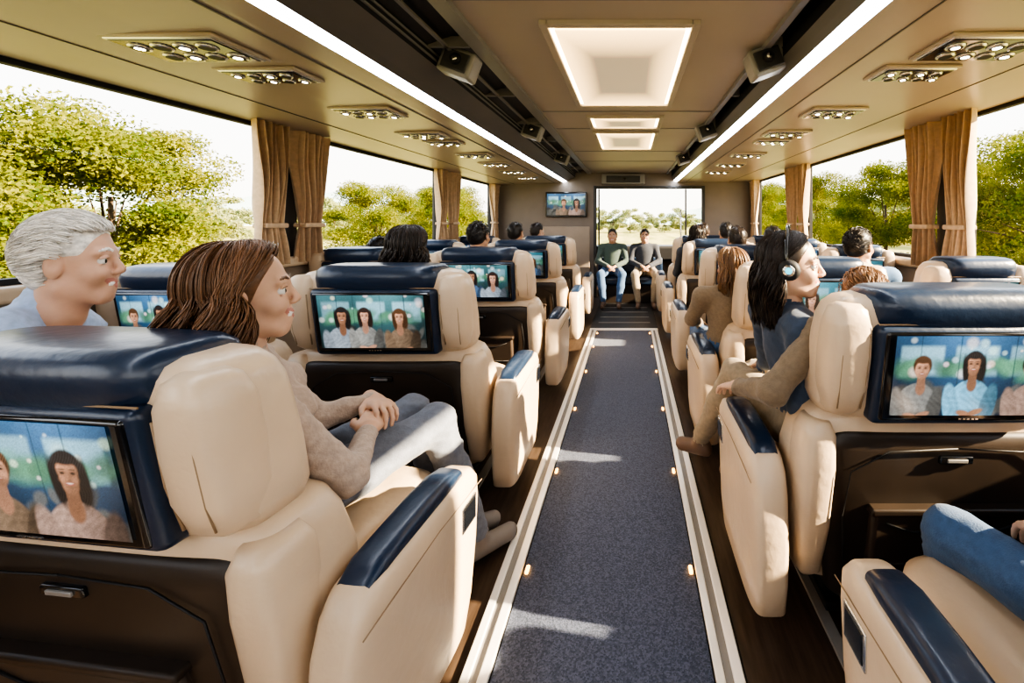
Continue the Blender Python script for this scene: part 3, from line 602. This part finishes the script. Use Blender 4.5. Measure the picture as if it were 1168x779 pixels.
def person(name,base=(0,0),over={},rot=0,fem=False,hair='short',hm=hdark,top=sweater,bot=jeans,skin=skin_l,yaw=0,pitch=0,roll=0,h=.012,hh=.0045,ns=500,L=None,hs=(1,1,1),shm=shoe,handL=None,handR=None,curl=.5,smile=True,seed=1,extra=None,hr=None,collar=None,old=False,vol=1.,wave=1.,sweep=1.78):
    J={k:np.array(v,float) for k,v in DEF.items()}
    for k,v in over.items(): J[k]=np.array(v,float)
    mb=MB(); ax=nrm(J['shR']-J['shL']); sp=nrm(J['neck']-J['pelvis']); fw=nrm(np.cross(sp,ax)); ax2=np.cross(fw,sp); R=np.stack([ax2,fw,sp],1)
    hx=nrm(J['hipR']-J['hipL']); R2=np.stack([nrm(hx-np.array((0,0,hx[2]))),nrm(np.cross((0,0,1),hx)),(0,0,1)],1)
    w=.92 if fem else 1.; lp=lambda a,b,t:J[a]*(1-t)+J[b]*t
    P=[ell(J['pelvis'],(.165,.125,.12),'bot',.05,R2),
       ell(lp('pelvis','neck',.22),(.145*w,.115,.13),'top',.05,R),ell(lp('pelvis','neck',.42),(.135*w,.105,.13),'top',.05,R),
       ell(lp('pelvis','neck',.68),(.165*w,.115,.17),'top',.05,R),cap(J['shL'],J['shR'],.058*w,.058*w,'top',.04)]
    for s in 'LR':
        P.append(cap(J['neck']-sp*.02,J['sh'+s],.05,.055*w,'top',.03))
        P.append(cap(J['sh'+s],J['el'+s],.060*w,.047*w,'top',.03)); fr=lp('el'+s,'wr'+s,.9)
        P.append(cap(J['el'+s],fr,.047*w,.034*w,'top',.025)); P.append(cap(lp('el'+s,'wr'+s,.88),lp('el'+s,'wr'+s,.92),.037*w,.036*w,'top',.004)); P.append(cap(lp('el'+s,'wr'+s,.85),J['wr'+s],.026,.022,'skin',.004))
        P.append(cap(J['hip'+s],J['kn'+s],.092,.064,'bot',.035)); P.append(cap(J['kn'+s],lp('kn'+s,'an'+s,.45),.063,.060,'bot',.03)); P.append(cap(lp('kn'+s,'an'+s,.45),lp('kn'+s,'an'+s,.95),.058,.046,'bot',.03))
        P.append(cap(J['an'+s]+(0,0,.02),J['an'+s]-(0,0,.03),.036,.036,'shoe',.012)); td=J['to'+s]-J['an'+s]
        P.append(cap(J['an'+s]-(0,0,.05)-.25*td*(1,1,0),J['to'+s],.037,.034,'shoe',.02))
    if fem:
        for s in (-1,1): P.append(ell(lp('pelvis','neck',.66)+R@np.array((s*.075,.085,0)),(.06,.055,.06),'top',.04))
    P.append(cap(J['neck']-sp*.03,J['neck']+sp*.012,.060,.056,'top',.015))
    if collar: P.append(cap(J['neck']+sp*.01,J['neck']+sp*.035,.066,.062,'top',.008))
    P.append(cap(J['neck'],J['head']-(0,0,.05),.050 if fem else .057,.05 if fem else .055,'skin',.012))
    mats=dict(skin=skin,top=top,bot=bot,shoe=shm,lip=lip,brow=hm[0],hair=hm[0],teeth=teeth,s=skin)
    addsdf(mb,P,h,mats,wr=seed if h<.013 else None)
    Mh=T(Vector(J['head']))@Matrix.Rotation(yaw,4,'Z')@Matrix.Rotation(pitch,4,'X')@Matrix.Rotation(roll,4,'Y')@Matrix.Diagonal((*hs,1))
    addsdf(mb,head_prims(fem,smile,old),hh,mats,Mh)
    addsdf(mb,hair_cap(hair),hh*1.1,mats,Mh)
    if ns: strands(mb,hair,hm,Mh,ns,seed,L=(L if L else (.2 if hair=='long' else .04)),r=hr or (.0036 if hair=='long' else .0026),vol=vol,wave=wave,sweep=sweep)
    for s in (-1,1):
        V,F=sphere((s*.0315,.0703,.0005),(.0125,.0120,.0118),18,12); mb.add(V,F,eyew,M=Mh); V,F=sphere((s*.0325,.0785,.0005),(.0062,.0047,.0062),12,8); mb.add(V,F,iris,M=Mh)
        V,F=tube([(s*.019,.0790,.0080),(s*.025,.0835,.0098),(s*.032,.0850,.0104),(s*.039,.0815,.0092),(s*.045,.0755,.0060)],[.0006,.0011,.0013,.0012,.0006],5); mb.add(V,F,hm[0] if not old else skin,M=Mh)
    for s,sd,hd in (('L',-1,handL),('R',1,handR)):
        dv=J['wr'+s]-J['el'+s]; up=(0,0,1); cu=curl
        if hd: dv,up,cu=hd
        hand(mb,J['wr'+s],dv,up,sd,cu,skin)
    if extra: extra(mb,Mh)
    return mb.obj(name,T((base[0],base[1],0))@Matrix.Rotation(rot,4,'Z'))
def rad(d): return math.radians(d)
def earring(mb,Mh):
    for s in (-1,1): V,F=sphere((s*.078,-.002,-.042),.005,10,8); mb.add(V,F,chrome,M=Mh)
person('seated_woman',over=dict(pelvis=(-1.02,1.08,.57),neck=(-.995,.99,1.01),head=(-.975,1.01,1.165),shL=(-1.09,1.11,.965),shR=(-.885,.91,.945),elL=(-1.0,1.26,.72),elR=(-.725,1.02,.69),wrL=(-.885,1.36,.735),wrR=(-.805,1.21,.705),
  hipL=(-1.06,1.16,.56),hipR=(-.93,1.10,.56),knL=(-.86,1.55,.60),knR=(-.725,1.47,.60),anL=(-.72,1.63,.12),anR=(-.60,1.56,.11),toL=(-.60,1.72,.05),toR=(-.51,1.66,.045)),
  fem=True,hair='long',hm=hbrown,top=sweater,bot=grayj,skin=skin_l,yaw=rad(-56),pitch=rad(3),h=.0080,hh=.0025,ns=4200,L=.20,hr=.0018,hs=(1.0,.92,1.08),shm=shoeg,
  handL=((.75,-.55,.0),(.1,.2,.95),.75),handR=((-.28,.9,.14),(.35,0,.9),.7),extra=earring,seed=5,vol=1.35,wave=1.4,sweep=1.58)
person('seated_man',over=dict(pelvis=(-1.98,1.28,.60),neck=(-1.64,1.12,1.10),head=(-1.575,1.12,1.235),shL=(-1.84,1.25,1.06),shR=(-1.60,.985,1.06),elL=(-1.95,1.35,.80),elR=(-1.66,1.12,.80),wrL=(-1.85,1.50,.72),wrR=(-1.75,1.36,.72),
  hipL=(-2.05,1.32,.56),hipR=(-1.9,1.30,.56),knL=(-2.08,1.62,.56),knR=(-1.88,1.62,.56),anL=(-2.08,1.66,.1),anR=(-1.88,1.66,.1),toL=(-2.08,1.74,.045),toR=(-1.88,1.74,.045)),
  hair='short',hm=hwhite,top=shirtb,bot=khaki,skin=skin_e,yaw=rad(-60),h=.010,hh=.0025,ns=4200,L=.06,hr=.0015,hs=(.93,.86,1.12),collar=True,seed=9,old=True,vol=1.6)
def phones(mb,Mh):
    pts=[(.094*math.cos(a),-.01,.028+.112*math.sin(a)) for a in np.linspace(-.2,math.pi+.2,22)]
    V,F=tube(pts,.006,8); mb.add(V,F,blk,M=Mh)
    for s in (-1,1):
        V,F=tube([(s*.080,.0,-.008),(s*.094,.0,-.008),(s*.112,.0,-.008),(s*.116,.0,-.008)],[.034,.036,.032,.02],20); mb.add(V,F,blkm,M=Mh)
        V,F=tube([(s*.112,.0,-.008),(s*.118,.0,-.008)],[.022,.018],16); mb.add(V,F,chrome,M=Mh)
        V,F=tube([(s*.117,.0,-.008),(s*.1195,.0,-.008)],[.012,.010],16); mb.add(V,F,phone_ring,M=Mh)
person('seated_woman',over=dict(pelvis=(.70,1.52,.57),neck=(.605,1.53,1.02),head=(.62,1.52,1.180),shL=(.57,1.70,.965),shR=(.60,1.38,.965),elL=(.62,1.80,.72),elR=(.58,1.34,.72),wrL=(.62,1.86,.68),wrR=(.66,1.60,.68),
  hipL=(.62,1.58,.56),hipR=(.74,1.60,.56),knL=(.50,1.90,.62),knR=(.62,1.95,.60),anL=(.36,2.02,.24),anR=(.55,2.0,.10),toL=(.27,2.06,.19),toR=(.50,2.07,.045)),
  fem=True,hair='long',hm=hdark,top=jacket,bot=khaki,skin=skin_l,yaw=rad(-116),h=.010,hh=.0026,ns=2200,L=.22,hr=.0020,extra=phones,smile=True,seed=12,vol=.45,wave=.8,hs=(1.08,1.08,1.08))
person('seated_man',over=dict(pelvis=(1.02,1.50,.56),neck=(.88,1.44,.93),head=(.87,1.47,1.055),shL=(.64,1.33,.96),shR=(1.05,1.50,.88),elL=(.475,1.32,.78),elR=(1.2,1.6,.72),wrL=(.42,1.55,.70),wrR=(1.05,1.75,.68),
  hipL=(.95,1.55,.56),hipR=(1.1,1.55,.56),knL=(.92,1.92,.57),knR=(1.14,1.92,.57),anL=(.92,1.96,.1),anR=(1.14,1.96,.1),toL=(.92,2.05,.045),toR=(1.14,2.05,.045)),
  hm=hlight,top=blazer,bot=khaki,yaw=rad(-20),h=.010,ns=500,hh=.005)
person('seated_man',base=R0,over=dict(knL=(-.22,.70,.53),hipL=(-.10,.36,.54),anL=(-.22,.74,.1),toL=(-.24,.84,.045),anR=(.12,.74,.1),toR=(.13,.84,.045),knR=(.12,.70,.53),elL=(-.24,.36,.77),wrL=(-.14,.54,.66),wrR=(.10,.60,.66)),top=darkc,bot=jeans,h=.010,hh=.006,ns=0)
oth=[(-1.17,1.75,True,'long',hdark,darkc,0,700,.012,.02),(-1.24,2.9,False,'short',hblack,bluec,rad(-10),350,.014,.04),(-1.27,4.05,False,'short',hblack,whitec,rad(-15),200,.017,.03),
 (-1.30,5.2,False,'short',hdark,whitec,rad(-40),120,.018,.02),(-2.05,2.9,False,'short',hblack,darkc,0,120,.018,-.08),
 (1.50,2.25,False,'short',hblack,bluec,rad(-60),350,.013,.0),(1.27,3.2,False,'short',hblack,darkc,rad(0),200,.017,.0),(.95,3.2,False,'short',hdark,whitec,rad(10),200,.017,.0),
 (.62,2.1,True,'long',hlight,blazer,rad(20),300,.015,-.12),(1.12,4.3,False,'short',hblack,darkc,0,150,.018,.03),(.78,4.3,True,'long',hdark,darkc,0,200,.018,.0),(1.05,5.35,False,'short',hdark,whitec,0,100,.018,.02)]
for i,(x,y,fe,ha,hm,tp,yw,ns,h,dz) in enumerate(oth):
    ov={}
    ov['head']=(0,.335,1.185+dz); ov['neck']=(0,.31,1.035+dz*.9)
    for s,sg in (('L',-1),('R',1)): ov['sh'+s]=(sg*.18,.31,.985+dz*.8)
    person('seated_woman' if fe else 'seated_man',base=(x,y),over=ov,fem=fe,hair=ha,hm=hm,top=tp,bot=jeans if i%2==0 else khaki,skin=skin_m if i%3 else skin_l,yaw=yw,h=h,hh=.006,ns=ns,L=.2 if fe else .035,seed=i+3)
for i,(x,tp,bt,hm) in enumerate(((-.30,greenc,jeans,hblack),(.24,darkc,khaki,hdark))):
    person('seated_man',base=(x,6.98),rot=math.pi,over=dict(knL=(-.17,.74,.50),knR=(.17,.74,.50),wrL=(-.06,.62,.62),wrR=(.06,.62,.62),pelvis=(0,.34,.53),hipL=(-.09,.36,.52),hipR=(.09,.36,.52),head=(0,.37,1.10),neck=(0,.32,.96),shL=(-.18,.32,.9),shR=(.18,.32,.9),elL=(-.24,.42,.68),elR=(.24,.42,.68)),top=tp,bot=bt,hm=hm,skin=skin_m,h=.015,hh=.006,ns=200,seed=40+i)
# ------------------------------------------------------------ outside
def tree_mesh(seed,nb,nl,H,Rr,ls,lm,sy=1.,r0=.22,r1=.36):
    g=np.random.default_rng(seed); mb=MB()
    V,F=tube([(0,0,0),(.05,.03,H*.2),(-.03,.05,H*.4),(.05,0,H*.65)],[H*.022,H*.018,H*.013,H*.008],8); mb.add(V,F,bark)
    C=[]
    for b in range(nb):
        a=g.uniform(0,6.28); z=g.uniform(.16,.95); rr=Rr*math.sqrt(max(.05,1-((z-.50)/.52)**2))*math.sqrt(g.uniform(0.05,1)); c=np.array((rr*math.cos(a),rr*math.sin(a),z*H)); C.append((c,Rr*g.uniform(r0,r1)))
        if b%6==0:
            V,F=tube([(0,0,H*.3),tuple(c*.5+np.array((0,0,H*.15))),tuple(c*.85)],[H*.008,H*.005,H*.002],5); mb.add(V,F,bark)
    P=[]
    for c,r in C:
        d=g.normal(size=(nl,3)); d/=np.linalg.norm(d,axis=1)[:,None]; P.append(c+d*r*g.uniform(.45,1.15,(nl,1))*np.array((1,1.15,.62)))
    P=np.concatenate(P); n=len(P); a=g.normal(size=(n,3)); a/=np.linalg.norm(a,axis=1)[:,None]; b=np.cross(a,g.normal(size=(n,3))); b/=np.linalg.norm(b,axis=1)[:,None]
    s=ls*g.uniform(.6,1.2,(n,1)); Y=np.array((1,sy,1)); V=np.stack([P-a*s*Y,P-b*s*.55*Y,P+a*s*Y,P+b*s*.55*Y],1).reshape(-1,3); F=np.arange(4*n).reshape(-1,4)
    mb.add(V,F.tolist(),lm,False)
    o=mb.obj('tmp'); d=o.data; d.name='leafy_tree'; bpy.data.objects.remove(o); return d
near=[tree_mesh(k,64,860,6.,2.6,.055,leaf) for k in range(3)]
low=[tree_mesh(10+k,34,520,6.,3.2,.12,leaf2) for k in range(2)]
far=[tree_mesh(20+k,24,260,6.,3.0,.18,leaf_haze) for k in range(2)]
def tree(m,x,y,s,z=-1.4,sy=1.,nm='leafy_tree'): link(nm,m,T((x,y,z))@(Matrix.Rotation(random.uniform(0,6.28),4,'Z') if sy==1 else Matrix.Identity(4))@Matrix.Diagonal((s,s*sy,s*random.uniform(.92,1.02),1)))
for x,y,s in [(-13.2,10.0,.90),(-13.2,7.6,.95),(-12.6,4.8,.88),(-14.5,22.5,.84),(-13,27,.87),(-15,33,1.0),(-12,42,1.0)]: tree(near[random.randrange(3)],x,y,s)
for x,y,s in [(12.5,11.6,.97),(12,8.0,1.04),(12.,18.5,.92),(14.5,15.5,.87),(13,27,1.0),(11,34,.95),(14,40,1.1)]: tree(near[random.randrange(3)],x,y,s)
for i in range(14): tree(low[i%2],-10.4-random.uniform(0,2),3+i*2.6,random.uniform(.17,.22),-1.5,2.4,'hedge_bush')
for i in range(14): tree(low[i%2],10.2+random.uniform(0,2),4+i*2.6,random.uniform(.17,.22),-1.5,2.4,'hedge_bush')
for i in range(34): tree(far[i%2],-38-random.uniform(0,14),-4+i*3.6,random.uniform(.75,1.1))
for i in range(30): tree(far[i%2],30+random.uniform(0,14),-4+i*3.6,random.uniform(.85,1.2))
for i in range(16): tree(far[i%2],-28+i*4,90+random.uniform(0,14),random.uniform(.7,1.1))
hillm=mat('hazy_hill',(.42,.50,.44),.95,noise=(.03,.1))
V=[];F=[]; n=160
for i in range(n):
    a=math.pi*1.25*(i/(n-1))-.4; R_=300; hh_=9+5*math.sin(i*.13)+3*math.sin(i*.37+1)+1.2*math.sin(i*1.1)
    V+=[(R_*math.cos(a),R_*math.sin(a),-2),((R_+60)*math.cos(a),(R_+60)*math.sin(a),hh_*1.5),((R_+130)*math.cos(a),(R_+130)*math.sin(a),-2)]
for i in range(n-1):
    for k in (0,1): F.append((3*i+k,3*i+k+1,3*i+k+4,3*i+k+3))
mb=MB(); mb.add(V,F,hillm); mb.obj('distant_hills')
grass=leafm('grass',(.30,.29,.10),(.54,.46,.19),.4,(1,.15,1))
mb=MB(); mb.add([(-500,-100,-1.4),(500,-100,-1.4),(500,600,-1.4),(-500,600,-1.4)],[(0,1,2,3)],grass,False); mb.obj('ground')
# ------------------------------------------------------------ world & lights
w=bpy.data.worlds.new('World'); S.world=w; w.use_nodes=True; nt=w.node_tree; bg=nt.nodes['Background']
tc=nt.nodes.new('ShaderNodeTexCoord'); sp_=nt.nodes.new('ShaderNodeSeparateXYZ'); r=nt.nodes.new('ShaderNodeValToRGB')
r.color_ramp.elements[0].position=0; r.color_ramp.elements[0].color=(1,.92,.79,1); r.color_ramp.elements[1].position=.75; r.color_ramp.elements[1].color=(.58,.74,1,1)
e=r.color_ramp.elements.new(.26); e.color=(.93,.94,.94,1)
nt.links.new(tc.outputs['Generated'],sp_.inputs[0]); nt.links.new(sp_.outputs[2],r.inputs[0]); nt.links.new(r.outputs[0],bg.inputs[0]); bg.inputs[1].default_value=3.0
sl=bpy.data.lights.new('sun','SUN'); sl.energy=28; sl.angle=.015; sl.color=(1,.80,.53); so=bpy.data.objects.new('sun',sl); S.collection.objects.link(so)
so.rotation_euler=Vector((-.85,.16,-.40)).normalized().to_track_quat('-Z','Y').to_euler()
# ------------------------------------------------------------ camera
cd=bpy.data.cameras.new('camera'); cd.sensor_width=36; cd.lens=450*36/1168; cd.shift_x=-135/1168; cd.shift_y=-137.5/1168; cd.clip_start=.02; cd.clip_end=1500
co=bpy.data.objects.new('camera',cd); S.collection.objects.link(co); co.location=(0,0,1.35); co.rotation_euler=(math.pi/2,0,0); S.camera=co
S.view_settings.view_transform='AgX'; S.view_settings.look='AgX - High Contrast'; S.view_settings.exposure=.40
